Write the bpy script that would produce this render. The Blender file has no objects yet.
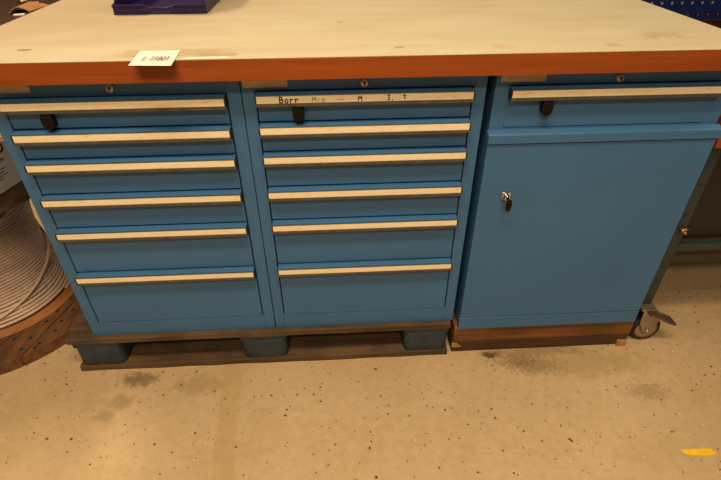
import bpy, bmesh, math, random
from mathutils import Vector, Matrix
random.seed(7)
SC = bpy.context.scene
COL = SC.collection

# ------------------------------------------------------------------ helpers
class MB:
    """collects shapes in one bmesh; build() links them as one mesh object"""
    def __init__(self, o=(0, 0, 0)):
        self.bm = bmesh.new(); self.o = Vector(o)
    def _faces(self, vs, fs, mi=0, smooth=False):
        bv = [self.bm.verts.new(Vector(v) - self.o) for v in vs]
        out = []
        for f in fs:
            try:
                fc = self.bm.faces.new([bv[i] for i in f])
            except ValueError:
                continue
            fc.material_index = mi; fc.smooth = smooth; out.append(fc)
        return bv, out
    def box(self, x0, x1, y0, y1, z0, z1, bev=0.0, mi=0, seg=2):
        vs = [(x0, y0, z0), (x1, y0, z0), (x1, y1, z0), (x0, y1, z0), (x0, y0, z1), (x1, y0, z1), (x1, y1, z1), (x0, y1, z1)]
        fs = [(0, 3, 2, 1), (4, 5, 6, 7), (0, 1, 5, 4), (1, 2, 6, 5), (2, 3, 7, 6), (3, 0, 4, 7)]
        bv, fc = self._faces(vs, fs, mi)
        if bev > 0:
            es = list({e for f in fc for e in f.edges})
            r = bmesh.ops.bevel(self.bm, geom=es, offset=bev, segments=seg, affect='EDGES', profile=.5)
            for f in r['faces']: f.material_index = mi; f.smooth = True
        return self
    def prism(self, pts, axis, a, b, mi=0, bev=0.0, smooth=False):
        """outline pts (2d) extruded along axis from a to b. axis x: (y,z); y: (x,z); z: (x,y)"""
        def P(p, t):
            return {'x': (t, p[0], p[1]), 'y': (p[0], t, p[1]), 'z': (p[0], p[1], t)}[axis]
        n = len(pts)
        vs = [P(p, a) for p in pts] + [P(p, b) for p in pts]
        fs = [tuple(range(n - 1, -1, -1)), tuple(range(n, 2 * n))]
        fs += [(i, (i + 1) % n, n + (i + 1) % n, n + i) for i in range(n)]
        bv, fc = self._faces(vs, fs, mi)
        bmesh.ops.recalc_face_normals(self.bm, faces=fc)
        if smooth:
            for f in fc[2:]: f.smooth = True
        if bev > 0:
            es = list({e for f in fc[:2] for e in f.edges})
            r = bmesh.ops.bevel(self.bm, geom=es, offset=bev, segments=2, affect='EDGES', profile=.5)
            for f in r['faces']: f.material_index = mi; f.smooth = True
        return self
    def cyl(self, p0, p1, r0, r1=None, n=24, mi=0, cap=True):
        r1 = r0 if r1 is None else r1
        p0, p1 = Vector(p0), Vector(p1); d = (p1 - p0).normalized()
        u = d.orthogonal().normalized(); w = d.cross(u)
        vs = []
        for p, r in ((p0, r0), (p1, r1)):
            for i in range(n):
                a = 2 * math.pi * i / n
                vs.append(p + r * (math.cos(a) * u + math.sin(a) * w))
        fs = [(i, (i + 1) % n, n + (i + 1) % n, n + i) for i in range(n)]
        bv, fc = self._faces(vs, fs, mi, True)
        if cap:
            f = self.bm.faces.new(bv[:n][::-1]); f.material_index = mi
            f = self.bm.faces.new(bv[n:]); f.material_index = mi
        return self
    def lathe(self, prof, c, axis='z', n=48, mi=0, closed=False):
        """prof: list of (radius, t) along axis through c"""
        c = Vector(c); vs = []
        for r, t in prof:
            for i in range(n):
                a = 2 * math.pi * i / n; p, q = r * math.cos(a), r * math.sin(a)
                vs.append(c + Vector({'z': (p, q, t), 'y': (p, t, q), 'x': (t, p, q)}[axis]))
        m = len(prof); fs = []
        for k in range(m if closed else m - 1):
            for i in range(n):
                j = (i + 1) % n; k2 = (k + 1) % m
                fs.append((k * n + i, k * n + j, k2 * n + j, k2 * n + i))
        bv, fc = self._faces(vs, fs, mi, True)
        bmesh.ops.recalc_face_normals(self.bm, faces=fc)
        return self
    def tube(self, pts, r, n=8, mi=0, closed=False):
        pts = [Vector(p) for p in pts]; m = len(pts); vs = []
        up = Vector((0, 0, 1))
        for i, p in enumerate(pts):
            t = (pts[min(i + 1, m - 1)] - pts[max(i - 1, 0)]).normalized()
            s = t.cross(up)
            s = s.normalized() if s.length > 1e-4 else Vector((1, 0, 0))
            w = s.cross(t)
            for k in range(n):
                a = 2 * math.pi * k / n
                vs.append(p + r * (math.cos(a) * s + math.sin(a) * w))
        fs = [(i * n + k, i * n + (k + 1) % n, (i + 1) * n + (k + 1) % n, (i + 1) * n + k) for i in range(m - 1) for k in range(n)]
        fs += [tuple(range(n - 1, -1, -1)), tuple((m - 1) * n + k for k in range(n))]
        bv, fc = self._faces(vs, fs, mi, True)
        bmesh.ops.recalc_face_normals(self.bm, faces=fc)
        return self
    def stroke(self, pts, fr, w, h=.0003, mi=0):
        """a pen stroke: polyline of (u,v), frame fr(u,v,t) -> point, width w, thickness h"""
        for (a, b) in zip(pts[:-1], pts[1:]):
            dx, dy = b[0] - a[0], b[1] - a[1]; L = math.hypot(dx, dy) or 1e-6
            ex, ey = dx / L * w * .4, dy / L * w * .4; nx, ny = -dy / L * w / 2, dx / L * w / 2
            q = [(a[0] - ex + nx, a[1] - ey + ny), (a[0] - ex - nx, a[1] - ey - ny), (b[0] + ex - nx, b[1] + ey - ny), (b[0] + ex + nx, b[1] + ey + ny)]
            vs = [fr(u, v, 0) for u, v in q] + [fr(u, v, h) for u, v in q]
            self._faces(vs, [(0, 1, 2, 3), (7, 6, 5, 4), (0, 4, 5, 1), (1, 5, 6, 2), (2, 6, 7, 3), (3, 7, 4, 0)], mi)
        return self
    def rot(self, ang, piv, axis='Z'):
        bmesh.ops.rotate(self.bm, verts=self.bm.verts[:], cent=Vector(piv) - self.o, matrix=Matrix.Rotation(ang, 3, axis))
        return self
    def build(self, name, mat, parent=None, autosmooth=False):
        me = bpy.data.meshes.new(name); self.bm.to_mesh(me); self.bm.free()
        for m in (mat if isinstance(mat, (list, tuple)) else [mat]): me.materials.append(m)
        o = bpy.data.objects.new(name, me); COL.objects.link(o)
        if parent is not None: o.parent = parent
        else: o.location = self.o
        return o

def tag(o, label=None, cat=None, group=None, kind=None):
    if label: o['label'] = label
    if cat: o['category'] = cat
    if group: o['group'] = group
    if kind: o['kind'] = kind
    return o
def empty(name, loc):
    o = bpy.data.objects.new(name, None); o.location = loc; o.empty_display_size = .05
    COL.objects.link(o); return o
def copy_part(o, parent):
    c = o.copy(); COL.objects.link(c); c.parent = parent; return c

# ------------------------------------------------------------------ materials
class NT:
    def __init__(self, name):
        self.m = bpy.data.materials.new(name); self.m.use_nodes = True
        self.t = self.m.node_tree; self.b = self.t.nodes['Principled BSDF']
    def n(self, typ, **kw):
        nd = self.t.nodes.new(typ)
        for k, v in kw.items():
            if k.startswith('i_'): nd.inputs[k[2:].replace('_', ' ')].default_value = v
            else: setattr(nd, k, v)
        return nd
    def l(self, a, b): self.t.links.new(a, b)
    def coord(self, scale=(1, 1, 1), kind='Object', loc=(0, 0, 0)):
        tc = self.n('ShaderNodeTexCoord'); mp = self.n('ShaderNodeMapping')
        mp.inputs['Scale'].default_value = scale; mp.inputs['Location'].default_value = loc
        self.l(tc.outputs[kind], mp.inputs['Vector']); return mp.outputs['Vector']
    def noise(self, vec, scale, detail=4, rough=.55):
        nd = self.n('ShaderNodeTexNoise'); nd.inputs['Scale'].default_value = scale
        nd.inputs['Detail'].default_value = detail; nd.inputs['Roughness'].default_value = rough
        self.l(vec, nd.inputs['Vector']); return nd.outputs['Fac']
    def ramp(self, fac, stops):
        nd = self.n('ShaderNodeValToRGB'); cr = nd.color_ramp
        while len(cr.elements) < len(stops): cr.elements.new(.5)
        for e, (p, c) in zip(cr.elements, stops):
            e.position = p; e.color = (c, c, c, 1) if isinstance(c, (int, float)) else (*c, 1)
        self.l(fac, nd.inputs['Fac']); return nd.outputs['Color']
    def mix(self, fac, a, b, mode='MIX'):
        nd = self.n('ShaderNodeMix', data_type='RGBA', blend_type=mode)
        for s, v in ((nd.inputs[0], fac), (nd.inputs[6], a), (nd.inputs[7], b)):
            if hasattr(v, 'default_value') or hasattr(v, 'links'): self.l(v, s)
            elif isinstance(v, (int, float)): s.default_value = v if s.type == 'VALUE' else (v, v, v, 1)
            else: s.default_value = (*v, 1)
        return nd.outputs[2]
    def math(self, op, a, b=0.0, c=None):
        nd = self.n('ShaderNodeMath', operation=op)
        for s, v in zip(nd.inputs, (a, b, c)):
            if v is None: continue
            if isinstance(v, (int, float)): s.default_value = v
            else: self.l(v, s)
        return nd.outputs[0]
    def sep(self, vec):
        s = self.n('ShaderNodeSeparateXYZ'); self.l(vec, s.inputs[0]); return s.outputs
    def bump(self, h, strength=.2, dist=.002):
        nd = self.n('ShaderNodeBump'); nd.inputs['Strength'].default_value = strength; nd.inputs['Distance'].default_value = dist
        self.l(h, nd.inputs['Height']); self.l(nd.outputs[0], self.b.inputs['Normal'])
    def out(self, col, rough=.5, metal=0.0, spec=.5):
        for k, v in (('Base Color', col), ('Roughness', rough), ('Metallic', metal), ('Specular IOR Level', spec)):
            s = self.b.inputs[k]
            if isinstance(v, (int, float)): s.default_value = v
            elif isinstance(v, tuple): s.default_value = (*v, 1)
            else: self.l(v, s)
        return self.m

def plain(name, c, rough=.5, metal=0.0, var=.12, scale=12, spec=.5):
    g = NT(name); v = g.noise(g.coord(), scale)
    k = g.ramp(v, [(.3, 1 - var), (.7, 1 + var * .5)])
    return g.out(g.mix(1.0, c, k, 'MULTIPLY'), rough, metal, spec)
def wood(name, dark, light, along='x', scale=1.0, rough=.6, dirt=0.0, dirtc=(.03, .02, .012)):
    g = NT(name)
    s = {'x': (1.2, 26, 26), 'y': (26, 1.2, 26), 'z': (26, 26, 1.2)}[along]
    v = g.coord(tuple(q * scale for q in s))
    n1 = g.noise(v, 1.6, 6, .6)
    c = g.ramp(n1, [(.28, dark), (.72, light)])
    n2 = g.noise(g.coord((1.5, 1.5, 1.5)), 1.4, 3)
    c = g.mix(g.ramp(n2, [(.35, 0.0), (.75, .35)]), c, dark)
    if dirt > 0:
        n3 = g.noise(g.coord((1, 1, 1), loc=(3, 1, 2)), 9, 5, .65)
        c = g.mix(g.math('MULTIPLY', g.ramp(n3, [(.42, 0.0), (.62, 1.0)]), dirt), c, dirtc)
    g.bump(n1, .25, .002)
    return g.out(c, rough)

def blue_paint():
    g = NT('blue_cabinet_enamel'); v = g.coord()
    c = g.mix(g.ramp(g.noise(v, 3, 3), [(.3, 0.0), (.7, 1.0)]), BLUE, tuple(q * 1.12 for q in BLUE))
    sc = g.noise(g.coord((1, 1, 1), loc=(5, 2, 1)), 22, 6, .7)
    c = g.mix(g.math('MULTIPLY', g.ramp(sc, [(.66, 0.0), (.74, 1.0)]), .35), c, (.05, .06, .07))
    g.bump(g.noise(v, 220, 2), .08, .0006)
    return g.out(c, .42, 0, .4)
BLUE = (.042, .142, .328)
M = {}
M['blue'] = blue_paint()
M['gap'] = plain('cabinet_gap_shade', (.006, .008, .01), .9)  # near-black that paints the shade inside the cabinets and their gaps
M['alu'] = plain('brushed_aluminium', (.125, .110, .095), .5, .5, .3, 40)
M['chrome'] = plain('chrome_metal', (.72, .68, .62), .18, 1.0, .1, 30)
M['steel'] = plain('dull_steel', (.42, .36, .30), .38, .8, .25, 25)
M['pedal'] = plain('worn_brown_steel', (.17, .12, .085), .4, .6, .3, 30)
M['black'] = plain('black_plastic', (.012, .009, .008), .45, 0, .3, 40)
M['latch'] = plain('dark_brown_plastic', (.006, .004, .003), .65, 0, .4, 60, .2)
M['ink'] = plain('ink', (.035, .012, .012), .7)
M['fadedink'] = plain('faded_ink', (.36, .26, .18), .8)
def strip_mat():
    g = NT('worn_white_strip')
    n1 = g.noise(g.coord((3, 60, 60)), 1.5, 5, .65); n2 = g.noise(g.coord((14, 30, 60), loc=(2, 2, 2)), 2.2, 6, .7)
    c = g.ramp(n1, [(.3, (.86, .74, .50)), (.7, (.93, .85, .66))])
    c = g.mix(g.math('MULTIPLY', g.ramp(n2, [(.55, 0.0), (.72, 1.0)]), .55), c, (.42, .29, .13))
    return g.out(c, .5)
M['strip'] = strip_mat()
def plate_mat():
    g = NT('dirty_label_plate')
    n = g.noise(g.coord((8, 30, 60)), 2, 5, .6)
    return g.out(g.ramp(n, [(.3, (.36, .25, .15)), (.7, (.60, .45, .30))]), .35, 0, .6)
M['plate'] = plate_mat()
M['edge'] = wood('orange_edge_wood', (.18, .034, .0025), (.40, .086, .0075), 'x', 1.0, .45)
M['edge_y'] = wood('orange_edge_wood_side', (.20, .037, .0035), (.38, .082, .009), 'y', 1.0, .45)

def top_mat():
    g = NT('cream_laminate_worktop'); v = g.coord(); x, y, z = g.sep(v)
    n = g.noise(g.coord((1.2, 6, 1)), 2.2, 5, .6)
    c = g.ramp(n, [(.3, (.45, .415, .305)), (.7, (.525, .50, .38))])
    # smudges
    c = g.mix(g.math('MULTIPLY', g.ramp(g.noise(g.coord((1, 1.6, 1), loc=(1, 4, 0)), 3.2, 5, .65), [(.5, 0.0), (.75, 1.0)]), .30), c, (.42, .32, .22))
    # brownish shade painted into the back left area
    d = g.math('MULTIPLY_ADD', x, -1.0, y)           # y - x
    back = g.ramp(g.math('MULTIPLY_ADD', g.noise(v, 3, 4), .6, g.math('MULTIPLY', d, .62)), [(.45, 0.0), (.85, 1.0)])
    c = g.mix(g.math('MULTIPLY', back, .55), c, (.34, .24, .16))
    def spot(cx, cy, rx, ry, col, amt, nz=.5, ns=30):
        global_c = None
        dx = g.math('DIVIDE', g.math('SUBTRACT', x, cx), rx); dy = g.math('DIVIDE', g.math('SUBTRACT', y, cy), ry)
        r = g.math('MAXIMUM', g.math('ABSOLUTE', dx), g.math('ABSOLUTE', dy))
        r = g.math('ADD', r, g.math('MULTIPLY', g.math('SUBTRACT', g.noise(v, ns, 5, .65), .5), nz * 2))
        return g.mix(g.math('MULTIPLY', g.ramp(r, [(.75, 1.0), (1.0, 0.0)]), amt), c, col)
    for a in ((-0.138, 0.001, .125, .034, (.40, .31, .22), .75, .45), (-0.035, -0.017, .045, .013, (.34, .27, .2), .7, .5), (-0.055, -0.039, .05, .006, (.82, .78, .7), .9, .4),
              (-0.466, 0.049, .014, .006, (.16, .09, .05), .85, .7), (0.359, 0.015, .012, .006, (.2, .13, .07), .7, .8), (0.232, 0.275, .010, .006, (.2, .13, .08), .7, .7),
              (0.990, 0.077, .05, .03, (.36, .28, .18), .5, 2.2, 60), (0.838, -0.001, .02, .012, (.4, .3, .2), .6, 1.2), (0.593, 0.008, .03, .02, (.45, .35, .22), .5, 1.4), (-0.388, 0.175, .05, .02, (.45, .34, .22), .5, 1.2)):
        c = spot(*a)
    # tiny scratches
    sc = g.noise(g.coord((40, 150, 1)), 1.0, 2)
    c = g.mix(g.math('MULTIPLY', g.ramp(sc, [(.76, 0.0), (.8, 1.0)]), .4), c, (.3, .2, .12))
    return g.out(c, .5, 0, .25)
M['top'] = top_mat()

def floor_mat():
    g = NT('speckled_concrete_floor'); v = g.coord(); x, y, z = g.sep(v)
    n = g.noise(v, 1.4, 6, .62)
    c = g.ramp(n, [(.3, (.47, .345, .205)), (.7, (.58, .44, .275))])
    # fine mottling
    c = g.mix(g.math('MULTIPLY', g.ramp(g.noise(v, 38, 4, .7), [(.35, 1.0), (.6, 0.0)]), .32), c, (.36, .26, .15))
    c = g.mix(g.math('MULTIPLY', g.ramp(g.noise(g.coord(loc=(7, 3, 1)), 90, 3, .7), [(.66, 0.0), (.74, 1.0)]), .35), c, (.68, .58, .42))
    # yellowish grime
    c = g.mix(g.math('MULTIPLY', g.ramp(g.noise(g.coord(loc=(2, 9, 4)), 4.5, 5, .65), [(.48, 0.0), (.72, 1.0)]), .45), c, (.40, .29, .13))
    def chips(scale, thr, gate, col, amt, off):
        vo = g.n('ShaderNodeTexVoronoi'); vo.inputs['Scale'].default_value = scale; vo.inputs['Randomness'].default_value = 1.0
        vec = g.n('ShaderNodeVectorMath', operation='ADD'); g.l(g.coord(loc=off), vec.inputs[0])
        nz = g.n('ShaderNodeTexNoise'); nz.inputs['Scale'].default_value = scale * 2.3; g.l(v, nz.inputs['Vector'])
        sc = g.n('ShaderNodeVectorMath', operation='SCALE'); sc.inputs['Scale'].default_value = .35 / scale; g.l(nz.outputs['Color'], sc.inputs[0])
        g.l(sc.outputs[0], vec.inputs[1]); g.l(vec.outputs[0], vo.inputs['Vector'])
        rs = g.sep(vo.outputs['Color'])
        rad = g.math('MULTIPLY', g.math('ADD', rs[1], .35), thr)
        inside = g.math('LESS_THAN', vo.outputs['Distance'], rad)
        on = g.math('LESS_THAN', rs[0], gate)
        return g.mix(g.math('MULTIPLY', g.math('MULTIPLY', inside, on), amt), c, col)
    c = chips(36, .11, .75, (.045, .022, .010), .9, (0, 0, 0))
    c = chips(52, .14, .55, (.17, .095, .045), .8, (3.3, 1.7, 0))
    c = chips(16, .055, .6, (.035, .018, .01), .9, (8.1, 2.2, 0))
    c = chips(44, .11, .3, (.75, .66, .5), .6, (5.3, 4.7, 0))
    def stain(cx, cy, rx, ry, col, amt, nz=1.3, ns=34):
        dx = g.math('DIVIDE', g.math('SUBTRACT', x, cx), rx); dy = g.math('DIVIDE', g.math('SUBTRACT', y, cy), ry)
        r = g.math('SQRT', g.math('ADD', g.math('MULTIPLY', dx, dx), g.math('MULTIPLY', dy, dy)))
        r = g.math('ADD', r, g.math('MULTIPLY', g.math('SUBTRACT', g.noise(v, ns, 5, .7), .5), nz * 2))
        return g.mix(g.math('MULTIPLY', g.ramp(r, [(.45, 1.0), (1.0, 0.0)]), amt), c, col)
    for a in ((-.44, -.06, .07, .035, (.13, .09, .05), .7, 1.4, 40), (-.47, -.14, .05, .03, (.24, .17, .09), .6), (-.50, -.19, .04, .03, (.28, .2, .11), .6), (-.25, -.09, .10, .05, (.3, .22, .11), .5),
              (.70, -.028, .04, .018, (.07, .05, .03), .95, 1.0, 40), (.78, -.055, .09, .03, (.16, .11, .05), .6, 2.0, 90), (.84, -.08, .10, .035, (.10, .07, .04), .6, 2.2, 110),
              (1.0, -.08, .25, .07, (.36, .27, .13), .6), (.86, -.02, .2, .03, (.2, .14, .07), .6, 1.2, 40), (1.15, -.2, .07, .04, (.25, .17, .09), .5, 2.2, 110)):
        c = stain(*a)
    # a faint track of old tape running towards the pallet
    tx = g.math('ADD', x, g.math('MULTIPLY_ADD', y, .08, .155))
    tx = g.math('ADD', tx, g.math('MULTIPLY', g.math('SUBTRACT', g.noise(v, 8, 3), .5), .02))
    band = g.ramp(g.math('ABSOLUTE', tx), [(.024, 1.0), (.032, 0.0)])
    c = g.mix(g.math('MULTIPLY', band, .38), c, (.42, .29, .12))
    g.bump(g.noise(v, 60, 4), .06, .001)
    return g.out(c, .55, 0, .3)
M['floor'] = floor_mat()
M['wall'] = plain('painted_wall', (.62, .56, .46), .8, 0, .08, 2)
M['pallet'] = wood('grey_brown_pallet_wood', (.045, .024, .011), (.17, .10, .05), 'x', 1.0, .8, .55)
M['pallet_y'] = wood('grey_brown_pallet_wood_across', (.045, .024, .011), (.15, .09, .045), 'y', 1.0, .8, .5)
M['block'] = plain('faded_blue_block_paint', (.021, .045, .068), .6, 0, .45, 26)
M['plank'] = wood('red_brown_plank', (.10, .034, .010), (.33, .13, .042), 'x', 1.0, .6, .45)
M['plank_dark'] = wood('dark_brown_plank', (.045, .018, .008), (.13, .055, .022), 'x', 1.0, .7, .4)
M['plank_end'] = wood('pale_end_grain', (.30, .15, .045), (.52, .30, .11), 'z', 2.0, .7, .15)
M['drum'] = wood('drum_wood', (.07, .026, .010), (.25, .11, .045), 'y', 1.0, .7, .35)
M['drum_light'] = wood('drum_wood_light', (.30, .10, .025), (.50, .20, .055), 'y', 1.0, .7, .2)
M['drum_shaded'] = wood('shaded_drum_wood', (.030, .014, .007), (.12, .055, .025), 'y', 1.0, .75, .35)  # drum wood darkened to paint in the shade on the upper flange
M['nail'] = plain('dark_nail', (.015, .009, .006), .6)
M['cable'] = plain('grey_cable_sheath', (.62, .48, .40), .45, 0, .15, 30)
M['carton'] = plain('shaded_white_carton', (.36, .35, .35), .65, 0, .08, 14)  # white greyed down, the shade on the carton is in this colour
M['cardboard'] = plain('brown_cardboard', (.42, .22, .09), .75, 0, .2, 9)
M['cardboard_pale'] = plain('torn_cardboard_liner', (.75, .55, .36), .8, 0, .15, 12)
M['bin'] = plain('purple_blue_plastic', (.019, .010, .075), .4, 0, .12, 20, .3)
M['paper'] = plain('white_paper', (.74, .72, .70), .7, 0, .03, 20)
M['yellow'] = plain('yellow_tape', (.86, .56, .004), .5, 0, .15, 40)
M['frame'] = plain('dark_green_grey_frame', (.022, .042, .050), .45, 0, .2, 18)
M['undercab'] = plain('blue_grey_drawer_box', (.006, .009, .011), .45, 0, .2, 6)
M['navy'] = plain('navy_panel_enamel', (.002, .013, .10), .6, 0, .15, 8, .2)
M['tyre'] = plain('dark_rubber', (.020, .013, .010), .7)
M['hub'] = plain('tan_wheel_disc', (.34, .26, .18), .45, .2, .2, 30)
M['brass'] = plain('brass_bolt', (.45, .26, .10), .4, .8)
M['rust'] = plain('rail_wood', (.45, .14, .03), .6)
M['teal'] = plain('dark_teal_enamel', (.012, .030, .036), .4, 0, .3, 5)
M['darkwood'] = wood('dark_bench_wood', (.022, .010, .005), (.075, .034, .016), 'x', 1.0, .7, .3)

# ------------------------------------------------------------------ the setting
m = MB(); m.box(-4.5, 4.5, -3.5, 4.2, -.06, 0)
tag(m.build('floor', M['floor']), 'beige speckled concrete workshop floor with dark flecks and stains', 'floor', kind='structure')
m = MB(); m.box(-4.5, 4.5, 4.2, 4.3, 0, 3.2)
tag(m.build('wall_back', M['wall']), 'pale painted wall far behind the workbench', 'wall', kind='structure')
m = MB(); m.box(-4.6, -4.5, -3.5, 4.3, 0, 3.2)
tag(m.build('wall_left', M['wall']), 'pale painted side wall on the left', 'wall', kind='structure')

# ------------------------------------------------------------------ worktop
T, TB = .9831, .9358  # worktop outline and stains scaled about the camera; bin and tag shifted towards it
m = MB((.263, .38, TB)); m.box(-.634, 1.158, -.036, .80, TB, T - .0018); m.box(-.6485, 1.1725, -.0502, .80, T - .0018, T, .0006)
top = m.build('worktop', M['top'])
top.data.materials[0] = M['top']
# keep the stains where they are: object coordinates are offset from the worktop's base
for nd in M['top'].node_tree.nodes:
    if nd.type == 'MAPPING':
        s = nd.inputs['Scale'].default_value
        nd.inputs['Location'].default_value = (nd.inputs['Location'].default_value[0] + .263 * s[0], nd.inputs['Location'].default_value[1] + .38 * s[1], 0)
tag(top, 'long cream laminate worktop with thick orange wooden edge lying across the blue cabinets', 'worktop')
O = (.263, .38, TB)
m = MB(O); m.box(-.6482, 1.1722, -.050, -.0362, TB, T - .0019, .001); m.build('front_edging', M['edge'], top)
m = MB(O); m.box(-.6482, -.6342, -.0358, .80, TB, T - .0019, .001); m.build('side_edging', M['edge_y'], top)
m = MB(O); m.box(1.1582, 1.1722, -.0358, .80, TB, T - .0019, .001); m.build('side_edging', M['edge_y'], top)

# ------------------------------------------------------------------ cabinets
ZP, ZT, DEP = .1445, .9352, .66
STROKES = {  # single-line letters in a 1 x 1.4 cell
 'B': [[(0, 0), (0, 1.4), (.6, 1.3), (.6, .85), (0, .75), (.75, .6), (.7, .1), (0, 0)]],
 'o': [[(.5, .8), (.1, .6), (.1, .15), (.5, 0), (.8, .3), (.75, .65), (.5, .8)]],
 'r': [[(.15, .8), (.2, 0)], [(.2, .5), (.45, .8), (.8, .75)]],
 'M': [[(0, 0), (.15, 1.3), (.5, .6), (.85, 1.3), (1, 0)]],
 'i': [[(.4, .8), (.4, 0)]],
 'c': [[(.8, .7), (.4, .8), (.1, .4), (.35, .02), (.8, .1)]],
 '-': [[(.1, .5), (.9, .5)]],
 '3': [[(.1, 1.3), (.7, 1.3), (.35, .8), (.75, .45), (.5, 0), (.05, .1)]],
 ',': [[(.3, .1), (.15, -.3)]],
 't': [[(.4, 1.2), (.4, .1), (.7, 0)], [(.1, .85), (.8, .85)]],
 '7': [[(.1, 1.3), (.8, 1.3), (.35, 0)]],
 '8': [[(.45, .75), (.1, 1.05), (.45, 1.35), (.8, 1.05), (.45, .75), (.05, .35), (.45, 0), (.85, .35), (.45, .75)]],
 '0': [[(.45, 0), (.1, .4), (.1, 1.0), (.45, 1.35), (.8, 1.0), (.8, .4), (.45, 0)]],
 '1': [[(.2, 1.05), (.5, 1.35), (.5, 0)]],
 'U': [[(.05, 1.4), (.05, .3), (.4, 0), (.8, 0), (1, .3), (1, 1.4)]],
 'u': [[(.1, .8), (.15, .1), (.5, 0), (.8, .3), (.8, .8)], [(.8, .3), (.9, 0)]],
 'm': [[(.05, 0), (.1, .8), (.35, .7), (.4, 0)], [(.4, .6), (.7, .8), (.85, 0)]],
 ' ': [],
}
def write(mb, text, fr, u, v, size, w, sx=.9):
    for ch in text:
        for st in STROKES[ch]:
            mb.stroke([(u + p[0] * size * sx, v + p[1] * size) for p in st], fr, w)
        u += size * (1.15 * sx)

def frame_body(o, W, zb, zd0, zd1, name='body', st=.0305, parent=None):
    m = MB(o)
    x0, x1 = o[0] + .0008, o[0] + W - .0008; y0 = o[1]
    m.box(x0, x0 + st - .001, y0, y0 + DEP, zb, ZT, .0015)
    m.box(x1 - st + .001, x1, y0, y0 + DEP, zb, ZT, .0015)
    m.box(x0 + st - .0012, x1 - st + .0012, y0 + .0002, y0 + DEP, zd1, ZT - .0003)
    m.box(x0 + st - .0012, x1 - st + .0012, y0 + .0002, y0 + DEP, zb + .0003, zd0)
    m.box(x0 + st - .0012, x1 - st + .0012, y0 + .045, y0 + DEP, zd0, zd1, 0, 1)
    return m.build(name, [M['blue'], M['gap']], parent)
def make_drawer(o, xa, xb, z0, z1, parent, lbl=None):
    """drawer front, folded ledge, aluminium grip, label strip"""
    y = o[1]; m = MB(o)
    zt = z1 - .0035; zl = zt - .0275
    m.box(xa + .0018, xb - .0018, y + .0005, y + .034, z0 + .0012, zt - .004, .0012)
    m.prism([(y + .030, zt), (y + .0002, zt), (y - .0170, zt - .0022), (y - .0170, zt - .0245), (y - .0140, zt - .0245), (y - .0135, zt - .0075), (y + .0010, zt - .006), (y + .030, zt - .006)], 'x', xa + .0022, xb - .0022)
    d = m.build('drawer', M['blue'], parent)
    g = MB(o)
    g.prism([(y - .0172, zt - .0024), (y - .0198, zt - .0020), (y - .0205, zt - .0040), (y - .0192, zt - .0042), (y - .0192, zt - .0206), (y - .0218, zt - .0210), (y - .0220, zt - .0278), (y - .0130, zt - .0278), (y - .0130, zt - .0248), (y - .0172, zt - .0246)], 'x', xa + .0005, xb - .0005)
    h = g.build('handle', M['alu'], d)
    h.matrix_parent_inverse.identity()
    s = MB(o); s.box(xa + .0035, xb - .0035, y - .0202, y - .0193, zt - .0206, zt - .0042, .0002); s.build('label_strip', M['strip'], d)
    for e0, e1 in ((xa + .0002, xa + .0032), (xb - .0032, xb - .0002)):
        c = MB(o); c.box(e0, e1, y - .0216, y - .002, zt - .0270, zt - .0035, .0006); c.build('end_cap', M['black'], d)
    return d, zt
def make_latch(o, cx, zt, parent):
    y = o[1]; m = MB(o)
    pts = []
    for i in range(24):
        a = 2 * math.pi * i / 24
        ca, sa = math.cos(a), math.sin(a)
        pts.append((cx + .0135 * math.copysign(abs(ca) ** .75, ca), zt - .047 + .0195 * math.copysign(abs(sa) ** .8, sa)))
    m.prism(pts, 'y', y - .020, y + .0004, 0, .003, True)
    m.prism([(cx - .004, zt - .058), (cx + .004, zt - .058), (cx + .006, zt - .046), (cx - .006, zt - .046)], 'y', y - .0225, y - .0195, 0, .0008)
    m.build('latch', M['latch'], parent)
def make_lock(o, cx, cz, y, parent, r=.0092):
    m = MB(o)
    m.lathe([(0.0001, -.007), (r * .8, -.007), (r, -.0058), (r, .0002), (r * 1.15, .0006), (r * 1.15, .002)], (cx, y, cz), 'y', 28)
    k = m.build('lock', M['steel'], parent)
    s = MB(o); s.box(cx - .0014, cx + .0014, y - .0078, y - .0068, cz - .005, cz + .005); s.lathe([(.0001, -.0077), (.0032, -.0077), (.0032, -.0066)], (cx, y, cz + .0015), 'y', 14)
    s.build('keyhole', M['black'], k); return k
def name_plate(o, xa, xb, y, parent):
    m = MB(o); m.box(xa, xb, y - .0022, y + .0002, .9055, .9285, .0006)
    m.build('name_plate', M['plate'], parent)

W = .564
TOPS = [.8985, .8235, .7480, .6505, .5490, .3985]
BOTS = TOPS[1:] + [.1975]
def drawer_cabinet(x0, label, dz=0.0, inset=.0315):
    o = (x0, 0, ZP); root = empty('drawer_cabinet', o)
    tag(root, label, 'cabinet')
    frame_body(o, W, ZP, BOTS[-1], TOPS[0] + dz, 'body', inset - .001, root)
    first = None
    for i, (a, b) in enumerate(zip(BOTS, TOPS)):
        d, zt = make_drawer(o, x0 + inset, x0 + W - inset, a + (dz if i < 5 else 0), b + dz, root)
        if i == 0: first = d; make_latch(o, x0 + .1265, zt, d)
    make_lock(o, x0 + .2795, .9115, 0, root)
    name_plate(o, x0 + .006, x0 + .1065, 0, root)
    return root, first, o
c1, d1, o1 = drawer_cabinet(-W, 'blue steel cabinet of six drawers nearest the cable drum, on the pallet\'s left half', -.0035, .0335)
c2, d2, o2 = drawer_cabinet(0, 'blue steel cabinet of six drawers in the middle with handwriting on its top drawer strip')
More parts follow.
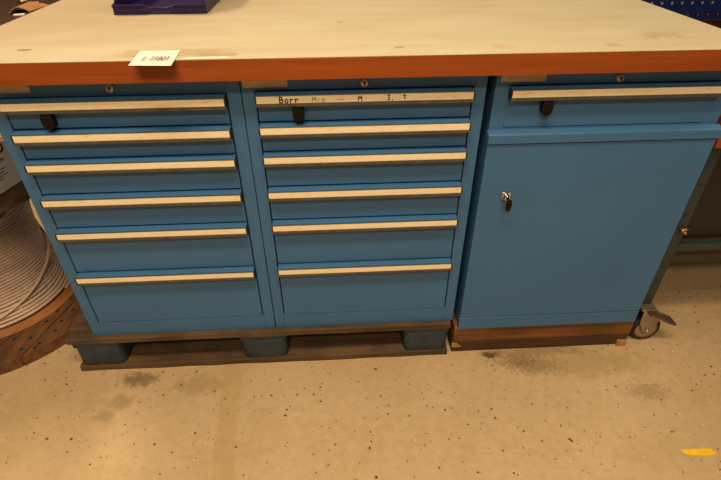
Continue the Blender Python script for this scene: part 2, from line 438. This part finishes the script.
# pen writing on the middle cabinet's top strip
zt = TOPS[0] - .0035
def fr(u, v, t): return (u, -.0202 - t, v)
for word, mat, u, v, sz, w_, sx in (('Borr', 'ink', .087, .0192, .0096, .0025, 1.02), ('M', 'ink', .264, .0190, .0090, .0021, 1.0), ('3,', 'ink', .330, .0180, .0086, .0021, 1.0),
                                    ('t', 'ink', .366, .0150, .0075, .0019, 1.2), ('Mic', 'fadedink', .160, .0192, .0085, .0019, 1.1), ('-', 'fadedink', .213, .0195, .009, .0014, 2.4)):
    m = MB(o2); write(m, word, fr, u, zt - v, sz, w_, sx); m.build('handwriting', M[mat], d2)

# cabinet with one drawer over a door
X3, W3, ZB3 = .5795, .5810, .1190
o3 = (X3, 0, ZB3); c3 = empty('door_cabinet', o3)
tag(c3, 'blue steel cabinet with one drawer above a single large locked door, on wooden planks', 'cabinet')
m = MB(o3); xa, xb = X3 + .0035, X3 + W3 - .0035
m.box(xa, xa + .035, 0, DEP, ZB3, ZT, .0015); m.box(xb - .035, xb, 0, DEP, ZB3, ZT, .0015)
m.box(xa + .0345, xb - .0345, .0002, DEP, .8985, ZT - .0003); m.box(xa + .0345, xb - .0345, .0002, DEP, ZB3 + .0003, .7925)
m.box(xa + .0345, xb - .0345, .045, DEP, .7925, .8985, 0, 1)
m.box(X3, X3 + W3, -.0185, -.0002, ZB3, .1675, .0015); m.box(X3 + .002, X3 + W3 - .002, -.012, -.0002, .1673, .1699, 0, 1); m.box(X3 + .002, X3 + W3 - .002, -.012, -.0002, .7581, .7601, 0, 1)                 # plinth in the plane of the door; black strips paint the door gaps' shade
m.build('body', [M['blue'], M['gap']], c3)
m = MB(o3); m.prism([(-.0002, .7890), (-.0200, .7862), (-.0235, .7830), (-.0235, .7615), (-.0200, .7600), (-.0002, .7600)], 'x', X3 - .001, X3 + W3 + .004, 0, .0008)
m.build('drip_rail', M['blue'], c3)
d3, zt3 = make_drawer(o3, X3 + .0365, X3 + W3 - .0365, .7930, .8985, c3)
make_latch(o3, X3 + .131, zt3, d3)
make_lock(o3, .8725, .9095, 0, c3)
name_plate(o3, X3 + .014, X3 + .119, 0, c3)
m = MB(o3); m.box(X3 + .001, X3 + W3 - .001, -.0185, -.0005, .1700, .7580, .0016)
door = m.build('door', M['blue'], c3)
lx, lz = .6490, .6140
m = MB(o3); m.box(lx - .011, lx + .011, -.0262, -.0187, lz - .010, lz + .012, .0015)
m.lathe([(.0001, -.012), (.0068, -.012), (.0075, -.011), (.0075, 0)], (lx, -.0262, lz + .001), 'y', 20)
lk = m.build('door_lock', M['chrome'], door)
m = MB(o3); m.box(lx - .0012, lx + .0012, -.052, -.0375, lz - .003, lz + .005)
m.prism([(lx - .006, lz + .004), (lx + .006, lz + .004), (lx + .0085, lz - .008), (lx + .007, lz - .026), (lx, lz - .030), (lx - .005, lz - .026), (lx - .0075, lz - .008)], 'y', -.0535, -.0505, 0, .0007)
m.build('key', M['latch'], door)

# ------------------------------------------------------------------ pallet under the two drawer cabinets
PX, PY = -.6425, -.0165
op = (PX + .6, PY + .4, 0); pal = empty('pallet', op)
tag(pal, 'worn grey-brown wooden pallet with blue painted blocks under the two drawer cabinets', 'pallet')
def wobble_board(m, x0, x1, y0, y1, z0, z1, n=14, amp=.0016):
    """board along x whose front edges are a little chewed"""
    xs = [x0 + (x1 - x0) * i / n for i in range(n + 1)]; vs = []; fs = []
    for x in xs:
        j = lambda: random.uniform(-amp, amp)
        vs += [(x, y0 + j(), z0 + abs(j())), (x, y0 + abs(j()), z1 - .003 - abs(j())), (x, y0 + .003 + abs(j()), z1), (x, y1, z1), (x, y1, z0)]
    for i in range(n):
        for k in range(5): fs.append((i * 5 + k, (i + 1) * 5 + k, (i + 1) * 5 + (k + 1) % 5, i * 5 + (k + 1) % 5))
    fs += [(4, 3, 2, 1, 0), tuple(n * 5 + k for k in range(5))]
    bv, fc = m._faces(vs, fs); bmesh.ops.recalc_face_normals(m.bm, faces=fc)
for i in range(5):
    ya = PY + i * .164 * .9995
    m = MB(op); wobble_board(m, PX + random.uniform(-.003, .002), PX + 1.2 + random.uniform(-.003, .003), ya, ya + .143, .1222, .144); m.build('deck_board', M['pallet'], pal)
BXS = ((PX + .008, PX + .150), (PX + .528, PX + .672), (PX + 1.052, PX + 1.195))
for xa, xb in BXS:
    m = MB(op); m.box(xa, xb, PY + .006, PY + .795, .1002, .1220, .002); m.build('stringer_board', M['block'], pal)
    for ya, yb in ((PY + .005, PY + .105), (PY + .328, PY + .473), (PY + .695, PY + .796)):
        m = MB(op); r = .022; pts = []
        for cx, cy, a0 in ((xb - r, yb - r, 0), (xa + r, yb - r, 90), (xa + r, ya + r, 180), (xb - r, ya + r, 270)):
            for k in range(6):
                a = math.radians(a0 + k * 18); pts.append((cx + r * math.cos(a), cy + r * math.sin(a)))
        m.prism(pts, 'z', .0222, .1000, 0, .0015, True); m.build('block', M['block'], pal)
for ya, yb in ((PY, PY + .10), (PY + .328, PY + .473), (PY + .70, PY + .80)):
    m = MB(op); wobble_board(m, PX + .004, PX + 1.198, ya, yb, 0.0, .022); m.build('bottom_board', M['pallet'], pal)

# ------------------------------------------------------------------ planks under the door cabinet
def plank(o, x0, x1, y0, y1, z0, z1, mat, bev):
    m = MB(o); m.box(x0, x1, y0, y1, z0, z1, bev, 0, 3); return m.build('wooden_plank', mat)
p = plank((.87, .3, .046), .572, 1.174, -.008, .64, .0465, .1185, M['plank'], .006)
tag(p, 'thick red-brown wooden plank directly under the door cabinet', 'plank', 'planks under the door cabinet')
p = plank((.87, .3, 0), .572, 1.172, -.006, .62, .0, .0460, M['plank_dark'], .003)
tag(p, 'thin dark brown wooden plank on the floor below the thicker red-brown plank', 'plank', 'planks under the door cabinet')
p = MB((.585, -.012, 0)); p.prism([(.570, .026), (.602, .028), (.588, .042), (.570, .044)], 'y', -.011, -.0062)
tag(p.build('wood_splinter', M['plank_end']), 'pale wood splinter at the left end of the planks beside the pallet', 'wood splinter')
p = MB((1.148, -.012, .004)); p.box(1.136, 1.168, -.0160, -.0064, .004, .026, .0015)
tag(p.build('wood_offcut', M['plank_end']), 'small yellowish wood offcut at the right end of the planks near the castor', 'wood offcut')

# ------------------------------------------------------------------ cable drum
DC = Vector((-1.064, .348)); RD = .402
od = (DC.x, DC.y, 0); drum = empty('cable_drum', od)
tag(drum, 'wooden cable drum standing on its flange left of the blue cabinets', 'cable drum')
def flange(z0, z1, mat, name, ang, rim=.0):
    """disc of parallel planks with narrow grooves and rows of nail heads"""
    m = MB(od); n = 8; wd = 2 * RD / n
    for k in range(n):
        a, b = -RD + k * wd + .0022, -RD + (k + 1) * wd - .0022
        up, lo = [], []
        for i in range(15):
            s = a + (b - a) * i / 14; h = math.sqrt(max(RD * RD - s * s, 0)) ; h = max(h, .004)
            up.append((od[0] + s, od[1] + h)); lo.append((od[0] + s, od[1] - h))
        m.prism(lo + up[::-1], 'z', z0, z1)
    for k in range(n):
        for off in (-.3, .3):
            s = -RD + (k + .5 + off * .9) * wd; h = math.sqrt(RD * RD - s * s) if abs(s) < RD else 0
            for t in (.93, .74, .52, .28, .05, -.14, -.38, -.62, -.83, -.95):
                tt = t * h + random.uniform(-.012, .012); ss = s + random.uniform(-.008, .008)
                if math.hypot(ss, tt) > .262 and math.hypot(ss, tt) < RD - .012: m.lathe([(.0001, .0012), (.0060, .0010), (.0065, -.001)], (od[0] + ss, od[1] + tt, z1), 'z', 10, 1)
    m.rot(ang, (od[0], od[1], 0))
    return m.build(name, [mat, M['nail']], drum)
flange(0, .040, M['drum'], 'lower_flange', math.radians(-14))
flange(.530, .583, M['drum_shaded'], 'upper_flange', math.radians(-62))
m = MB(od); m.lathe([(.0001, .0402), (.272, .0402), (.272, .0425), (.0001, .0425)], (od[0], od[1], 0), 'z', 64)
m.lathe([(.16, .0425), (.16, .53)], (od[0], od[1], 0), 'z', 48); m.build('core', M['drum_light'], drum)
# the cable: a dense outer layer and two slack turns crossing it
cd = .0114
RT = [(.045, .238), (.058, .231), (.075, .222), (.10, .212), (.15, .196), (.25, .193), (.40, .202), (.53, .208)]
def RAD(z):   # the winding slumps outwards towards the lower flange
    for (za, ra), (zb, rb_) in zip(RT, RT[1:]):
        if z <= zb: return ra + (rb_ - ra) * max(0, (z - za)) / (zb - za)
    return RT[-1][1]
r0 = .206
m = MB((DC.x, DC.y, .0428)); turns = 41; seg = 56; pts = []
for i in range(turns * seg + 1):
    a = 2 * math.pi * i / seg; z = .0488 + cd * 1.0 * i / seg
    rr = RAD(z) + .0018 * math.sin(i * .013) + .0012 * math.sin(a * 3 + 1.3 * (i // seg))
    pts.append((DC.x + rr * math.cos(a), DC.y + rr * math.sin(a), z))
m.tube(pts, cd / 2, 7)
for a0, a1, z0_, z1_ in ((-1.25, 1.25, .375, .515), (-1.15, 1.25, .085, .270)):
    pts = []
    for i in range(71):
        t = i / 70; a = a0 + t * (a1 - a0); z = z0_ + (z1_ - z0_) * t ** 1.15
        rr = RAD(z) + cd * .97; pts.append((DC.x + rr * math.cos(a), DC.y + rr * math.sin(a), z))
    m.tube(pts, cd / 2, 7)
for k, (rr, z) in enumerate(((r0 + .012, .505), (r0 + .011, .493), (r0 + .0125, .478))):
    pts = [(DC.x + rr * math.cos(a / 60 * 2 * math.pi), DC.y + rr * math.sin(a / 60 * 2 * math.pi), z + .006 * math.sin(a / 60 * 2 * math.pi + k * 2)) for a in range(61)]
    m.tube(pts, cd / 2 * 1.05, 7)
tag(m.build('electric_cable', M['cable']), 'light grey cable wound in many turns around the wooden drum', 'cable')

# carton standing on the drum, its long printed side turned to the right
ang = math.radians(-16.0)
bx, by, bz = -.7208, .1172, .5848
ob = (-.86, .2, bz)
def bp(u, v, w):   # u along the printed side (towards the back), v up, w out of the face
    d = Vector((math.sin(-ang), math.cos(ang))); nrm = Vector((math.cos(ang), -math.sin(-ang)))
    return (bx + d.x * u + nrm.x * w, by + d.y * u + nrm.y * w, bz + v)
m = MB(ob); U0, U1, HH, WW = -.10, .33, .130, .26
vs = [bp(U0, 0, 0), bp(U1, 0, 0), bp(U1, 0, -WW), bp(U0, 0, -WW), bp(U0, HH, 0), bp(U1, HH, 0), bp(U1, HH, -WW), bp(U0, HH, -WW)]
bv, fc = m._faces(vs, [(0, 3, 2, 1), (4, 5, 6, 7), (0, 1, 5, 4), (1, 2, 6, 5), (2, 3, 7, 6), (3, 0, 4, 7)])
bmesh.ops.recalc_face_normals(m.bm, faces=fc)
r = bmesh.ops.bevel(m.bm, geom=m.bm.edges[:], offset=.0025, segments=2, affect='EDGES')
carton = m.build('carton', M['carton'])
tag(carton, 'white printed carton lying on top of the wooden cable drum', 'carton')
m = MB(ob)
def fb(u, v, t): return bp(u, v, .0002 + t)
write(m, 'U', fb, .036, .104, .0145, .0055, 2.1)
write(m, 'uum', fb, .006, .079, .0105, .0022, 1.5)
for k in range(4):
    v = .061 - k * .0085; u = -.04
    while u < .050 - k * .006:
        l = random.uniform(.008, .02); m.stroke([(u, v), (u + l, v)], fb, .0022); u += l + .004
m.build('print', M['ink'], carton)
m = MB(ob)
vs = [bp(U0 + .004, HH + .0003, -.006), bp(U1 - .004, HH + .0003, -.006), bp(U1 - .004, HH + .0003, -WW + .006), bp(U0 + .004, HH + .0003, -WW + .006)]
vs += [(a, b, c + .003) for a, b, c in vs]
bv, fc = m._faces(vs, [(0, 3, 2, 1), (4, 5, 6, 7), (0, 1, 5, 4), (1, 2, 6, 5), (2, 3, 7, 6), (3, 0, 4, 7)]); bmesh.ops.recalc_face_normals(m.bm, faces=fc)
m.build('brown_top_flap', M['cardboard'], carton)

# ------------------------------------------------------------------ things on the worktop
ox, oy = -.270, .59
b0, b1, yf, yb = -.396, -.139, .408, .760
ob2 = (ox, oy, T); m = MB(ob2); TZ = T + .0004
m.box(b0 + .006, b1 - .006, yf + .004, yb, TZ, TZ + .003)                                   # bottom
outl = [(b0, 0), (b0 + .088, 0), (b0 + .105, .008), (b1 - .105, .008), (b1 - .088, 0), (b1, 0), (b1, .0245), (b1 - .085, .0245), (b1 - .103, .018), (b0 + .103, .018), (b0 + .085, .0245), (b0, .0245)]
m.prism([(x, TZ + z) for x, z in outl], 'y', yf, yf + .005, 0, .0012)
side = [(yf + .004, 0), (yb, 0), (yb, .13), (yf + .14, .13), (yf + .10, .122), (yf + .02, .029), (yf + .004, .027)]
m.prism([(y, TZ + z) for y, z in side], 'x', b0, b0 + .004, 0, .001); m.prism([(y, TZ + z) for y, z in side], 'x', b1 - .004, b1, 0, .001)
m.box(b0 + .004, b1 - .004, yb - .004, yb, TZ, TZ + .13)
m.box(b0 - .005, b0 + .001, yf + .12, yb, TZ + .118, TZ + .131, .001); m.box(b1 - .001, b1 + .005, yf + .12, yb, TZ + .118, TZ + .131, .001)
rim = [(yf - .004, .0210), (yf + .008, .0210), (yf + .008, .0250), (yf - .004, .0250)]
m.prism([(y, TZ + z) for y, z in rim], 'x', b0, b0 + .086); m.prism([(y, TZ + z) for y, z in rim], 'x', b1 - .086, b1)
tag(m.build('storage_bin', M['bin']), 'purple-blue open-fronted plastic storage bin at the back of the worktop', 'storage bin')

m = MB((-.153, -.03, T)); TZ = T + .0005
n = 10; vs = []; fs = []
for i in range(n + 1):
    t = i / n; y = .021 + (-.101 - .021) * t
    xl = -.2069 + (.0150) * t; xr = -.1204 + (.0109) * t
    z = TZ + (.0035 * max(0, t - .55) ** 1.0) + .0008 * math.sin(t * 3.1)
    vs += [(xl, y, z + .002 * t), (xr, y, z)]
for i in range(n): fs.append((2 * i, 2 * i + 2, 2 * i + 3, 2 * i + 1))
k = len(vs); vs2 = vs + [(a, b, c + .0004) for a, b, c in vs]
fs2 = [tuple(reversed(f)) for f in fs] + [tuple(i + k for i in f) for f in fs]
for i in range(n): fs2 += [(2 * i, 2 * i + k, 2 * i + 2 + k, 2 * i + 2), (2 * i + 1, 2 * i + 3, 2 * i + 3 + k, 2 * i + 1 + k)]
fs2 += [(0, 1, 1 + k, k), (2 * n, 2 * n + k, 2 * n + 1 + k, 2 * n + 1)]
bv, fc = m._faces(vs2, fs2); bmesh.ops.recalc_face_normals(m.bm, faces=fc)
note = m.build('paper_tag', M['paper'])
tag(note, 'white paper tag with a printed number hanging over the worktop\'s front edge', 'paper tag')
m = MB((-.153, -.03, T))
def ft(u, v, t): return (u, v, T + .0042 + t + .0012 * max(0, (-v - .02) * 20))
write(m, '3 73801', ft, -.1785, -.070, .0205, .0016, .34)
m.build('printed_number', M['ink'], note)

# ------------------------------------------------------------------ yellow tape on the floor
m = MB((1.19, -.41, 0))
pts = [(1.133, -.3925), (1.175, -.3945), (1.219, -.3945), (1.226, -.4120), (1.195, -.4145), (1.155, -.4115), (1.137, -.4050)]
m.prism(pts, 'z', 0.0002, .0012)
tag(m.build('tape_strip', M['yellow']), 'short strip of yellow tape stuck on the floor', 'tape')

# ------------------------------------------------------------------ rolling bench on the right
orb = (1.65, .35, 0); rb = empty('rolling_workbench', orb)
tag(rb, 'rolling workbench with orange wooden top and dark frame to the right of the door cabinet', 'workbench')
m = MB(orb); m.box(1.180, 2.30, -.002, .86, .722, .800, .003); m.build('tabletop', M['edge'], rb)
for lx0, ly in ((1.1775, .028), (2.24, .028), (1.1775, .79), (2.24, .79)):
    m = MB(orb); m.box(lx0, lx0 + .054, ly, ly + .036, .152, .7215, .003)
    for hz in (.60, .50, .31):
        m.cyl((lx0 + .034, ly - .0006, hz), (lx0 + .034, ly + .002, hz), .005, n=12, mi=1)
    m.build('leg', [M['frame'], M['black']], rb)
m = MB(orb); m.box(1.2320, 2.2395, .034, .058, .362, .386, .003); m.build('cross_rail', M['frame'], rb)
m = MB(orb); m.cyl((1.213, .010, .452), (1.213, .030, .452), .0065, n=6); m.cyl((1.213, .002, .452), (1.213, .012, .452), .004, n=12); m.cyl((1.218, .022, .452), (1.232, .022, .452), .004, n=10)
m.build('bolt', M['brass'], rb)
def castor(cx, cy):
    sx = cx - 1.232; sy = cy - .052
    P = lambda x, y, z: (x + sx, y + sy, z)
    f = MB(orb)
    for yy in (.030, .071):
        f.prism([(1.192 + sx, .144), (1.246 + sx, .138), (1.262 + sx, .118), (1.246 + sx, .060), (1.236 + sx, .038), (1.222 + sx, .040), (1.194 + sx, .090)], 'y', yy + sy, yy + .003 + sy, 0, .0008)
    f.box(1.184 + sx, 1.232 + sx, .028 + sy, .076 + sy, .1445, .1510, .0015)
    f.cyl(P(1.232, .024, .0515), P(1.232, .080, .0515), .0065, n=12)
    br = f.build('castor', M['steel'], rb)
    w = MB(orb)
    w.lathe([(.0375, -.0145), (.046, -.0145), (.0505, -.009), (.0512, 0), (.0505, .009), (.046, .0145), (.0375, .0145)], P(1.232, .052, .0516), 'y', 40, closed=True)
    w.build('tyre', M['tyre'], br)
    w = MB(orb); w.lathe([(.0001, -.013), (.030, -.013), (.0373, -.015), (.0373, .015), (.030, .013), (.0001, .013)], P(1.232, .052, .0516), 'y', 32)
    w.build('wheel', M['hub'], br)
    b = MB(orb)
    b.prism([(1.200 + sx, .1500), (1.214 + sx, .1490), (1.287 + sx, .1090), (1.299 + sx, .1050), (1.300 + sx, .0980), (1.283 + sx, .1025), (1.210 + sx, .1420), (1.200 + sx, .1440)], 'y', .004 + sy, .046 + sy, 0, .001)
    b.build('brake_pedal', M['pedal'], br)
castor(1.236, .022); castor(2.28, .052); castor(1.232, .82); castor(2.28, .82)
m = MB(orb); m.box(1.2335, 2.238, .062, .78, .388, .7215, .003); m.build('drawer_box', M['undercab'], rb)

# perforated navy panel on two posts at the back of that bench
opn = (1.74, .76, .80); pn = empty('perforated_panel', opn)
tag(pn, 'navy blue perforated tool panel standing beyond the worktop\'s right end', 'tool panel')
x0p, x1p, z0p, z1p = 1.230, 2.250, .872, 1.300
pitch, hole = .0375, .0088
hx = [1.3585 + pitch * k for k in range(-3, 24)]; hz = [.8925 + pitch * k for k in range(0, 11)]
m = MB(opn); ya, ybk = .750, .7525
zc = z0p
for z in hz:
    m.box(x0p, x1p, ya, ybk, zc, z - hole / 2)
    xc = x0p
    for x in hx:
        m.box(xc, x - hole / 2, ya, ybk, z - hole / 2, z + hole / 2); xc = x + hole / 2
    m.box(xc, x1p, ya, ybk, z - hole / 2, z + hole / 2)
    zc = z + hole / 2
m.box(x0p, x1p, ya, ybk, zc, z1p)
m.build('panel', M['navy'], pn)
m = MB(opn); m.box(1.2685, 2.1995, .7600, .7640, .8004, .8675, .0008); m.build('shade_sheet', M['black'], pn)  # added black sheet standing in for the shade below the panel
for xx in (1.234, 2.20):
    m = MB(opn); m.box(xx, xx + .034, .7530, .787, .8004, 1.30, .002); m.build('post', M['frame'], pn)
m = MB(opn); m.box(1.270, 2.199, .7560, .776, .868, .908, .002); m.build('rear_rail', M['rust'], pn)

# ------------------------------------------------------------------ far left behind the worktop
obb = (-1.95, 1.95, 0); sb = empty('side_bench', obb)
tag(sb, 'dark brown wooden side bench far left behind the worktop', 'bench')
m = MB(obb); m.box(-2.75, -1.16, 1.30, 2.62, .655, .70, .004); m.build('tabletop', M['darkwood'], sb)
for xx in (-2.72, -1.26):
    for yy in (1.34, 2.50):
        m = MB(obb); m.box(xx, xx + .07, yy, yy + .07, 0, .6548, .003); m.build('leg', M['darkwood'], sb)
# torn cardboard pieces lying on it
def sheet(name, corners, bend, mat, label, thick=.006):
    """a bent cardboard sheet through four corners, with ragged far edge"""
    a, b, c, d = [Vector(p) for p in corners]; n1, n2 = 12, 6; vs = []; cen = (a + b + c + d) / 4; cen.z = min(p.z for p in (a, b, c, d))
    m = MB(cen)
    for i in range(n1 + 1):
        for j in range(n2 + 1):
            s, t = i / n1, j / n2
            p = (a * (1 - s) + b * s) * (1 - t) + (d * (1 - s) + c * s) * t
            if j == n2: p = p + (p - (a * (1 - s) + b * s)) * random.uniform(-.18, .12)
            p.z += bend * math.sin(math.pi * s)
            vs.append(p)
    k = len(vs); q = n2 + 1
    fs = [(i * q + j, (i + 1) * q + j, (i + 1) * q + j + 1, i * q + j + 1) for i in range(n1) for j in range(n2)]
    allv = vs + [v + Vector((0, 0, thick)) for v in vs]
    F = [tuple(reversed(f)) for f in fs] + [tuple(x + k for x in f) for f in fs]
    bd = [i * q for i in range(n1 + 1)] + [n1 * q + j for j in range(1, q)] + [i * q + n2 for i in range(n1 - 1, -1, -1)] + [j for j in range(n2 - 1, 0, -1)]
    for x, y in zip(bd, bd[1:] + bd[:1]): F.append((x, y, y + k, x + k))
    bv, fc = m._faces(allv, F); bmesh.ops.recalc_face_normals(m.bm, faces=fc)
    o = m.build(name, mat); tag(o, label, 'cardboard', 'torn cardboard on the side bench'); return o
sheet('cardboard_scrap', [(-1.600, 1.975, .702), (-1.515, 2.030, .702), (-1.475, 2.200, .702), (-1.63, 2.12, .702)], .028, M['cardboard'], 'bent brown cardboard scrap lying lowest on the dark side bench')
sheet('cardboard_scrap', [(-1.60, 2.14, .735), (-1.50, 2.20, .735), (-1.58, 2.31, .735), (-1.75, 2.36, .752)], .012, M['cardboard_pale'], 'pale torn cardboard scrap with ragged edge on top of the brown one')
m = MB((-1.52, 1.93, .70)); m.box(-1.548, -1.492, 1.92, 1.942, .7008, .712, .004); m.rot(.35, (-1.52, 1.93, .7))
tag(m.build('paper_wad', M['paper']), 'small white crumpled paper beside the cardboard scraps on the side bench', 'paper')
m = MB((-1.98, 2.3, .70)); m.box(-2.02, -1.95, 2.27, 2.34, .7004, 1.35, .006)
tag(m.build('wooden_post', M['darkwood']), 'upright brown wooden post at the back of the side bench', 'post')
osc = (-2.2, 3.2, 0); scb = empty('steel_cabinet', osc); tag(scb, 'large dark teal steel cabinet far behind the side bench', 'cabinet')
m = MB(osc); m.box(-3.4, -1.0, 2.95, 3.5, .02, 1.9, .006); m.build('body', M['teal'], scb)
for xa, xb in ((-3.38, -2.21), (-2.19, -1.02)):
    m = MB(osc); m.box(xa, xb, 2.928, 2.9498, .10, 1.86, .004); dd = m.build('door', M['teal'], scb)
    m = MB(osc); hx0 = xb - .08 if xa < -3 else xa + .05; m.box(hx0, hx0 + .025, 2.905, 2.9278, .95, 1.1, .004); m.build('handle', M['steel'], dd)
m = MB(osc); m.box(-3.38, -1.02, 2.97, 3.48, 0, .0198); m.build('plinth', M['black'], scb)

# ------------------------------------------------------------------ light: warm ceiling lamps
def area(name, loc, target, sx, sy, power, col):
    l = bpy.data.lights.new(name, 'AREA'); l.shape = 'RECTANGLE'; l.size = sx; l.size_y = sy; l.energy = power; l.color = col
    o = bpy.data.objects.new(name, l); COL.objects.link(o); o.location = loc
    o.rotation_euler = (Vector(target) - Vector(loc)).to_track_quat('-Z', 'Y').to_euler(); return o
WARM = (1.0, .735, .44)
area('ceiling_lamp', (.10, -1.05, 3.1), (.10, -1.05, 0), 1.5, .35, 69, WARM)
area('ceiling_lamp', (.10, -2.60, 3.1), (.10, -2.60, 0), 1.5, .35, 76, WARM)
area('ceiling_lamp', (.35, 1.5, 3.1), (.35, 1.5, 0), 1.5, .35, 16, WARM)
area('ceiling_lamp', (-1.45, 1.35, 3.1), (-1.45, 1.35, 0), .35, 1.5, 72, WARM)
area('ceiling_lamp', (2.7, .3, 3.1), (2.7, .3, 0), .35, 1.5, 22, WARM)
w = bpy.data.worlds.new('room_ambience'); SC.world = w; w.use_nodes = True
w.node_tree.nodes['Background'].inputs[0].default_value = (1.0, .74, .48, 1); w.node_tree.nodes['Background'].inputs[1].default_value = .115

# ------------------------------------------------------------------ camera
cam = bpy.data.cameras.new('camera'); co = bpy.data.objects.new('camera', cam); COL.objects.link(co)
cam.sensor_width = 36; cam.sensor_fit = 'HORIZONTAL'; cam.lens = 489.08 / 721 * 36; cam.clip_start = .02
R = Matrix.Rotation(-.052918, 4, 'Z') @ Matrix.Rotation(math.pi / 2 - .622797, 4, 'X') @ Matrix.Rotation(-.004798, 4, 'Z')
co.matrix_world = Matrix.Translation((.21045, -1.10573, 1.26779)) @ R
SC.camera = co
SC.view_settings.view_transform = 'Standard'; SC.view_settings.look = 'None'; SC.view_settings.gamma = 1; SC.view_settings.use_curve_mapping = False
SC.view_settings.exposure = 0.0
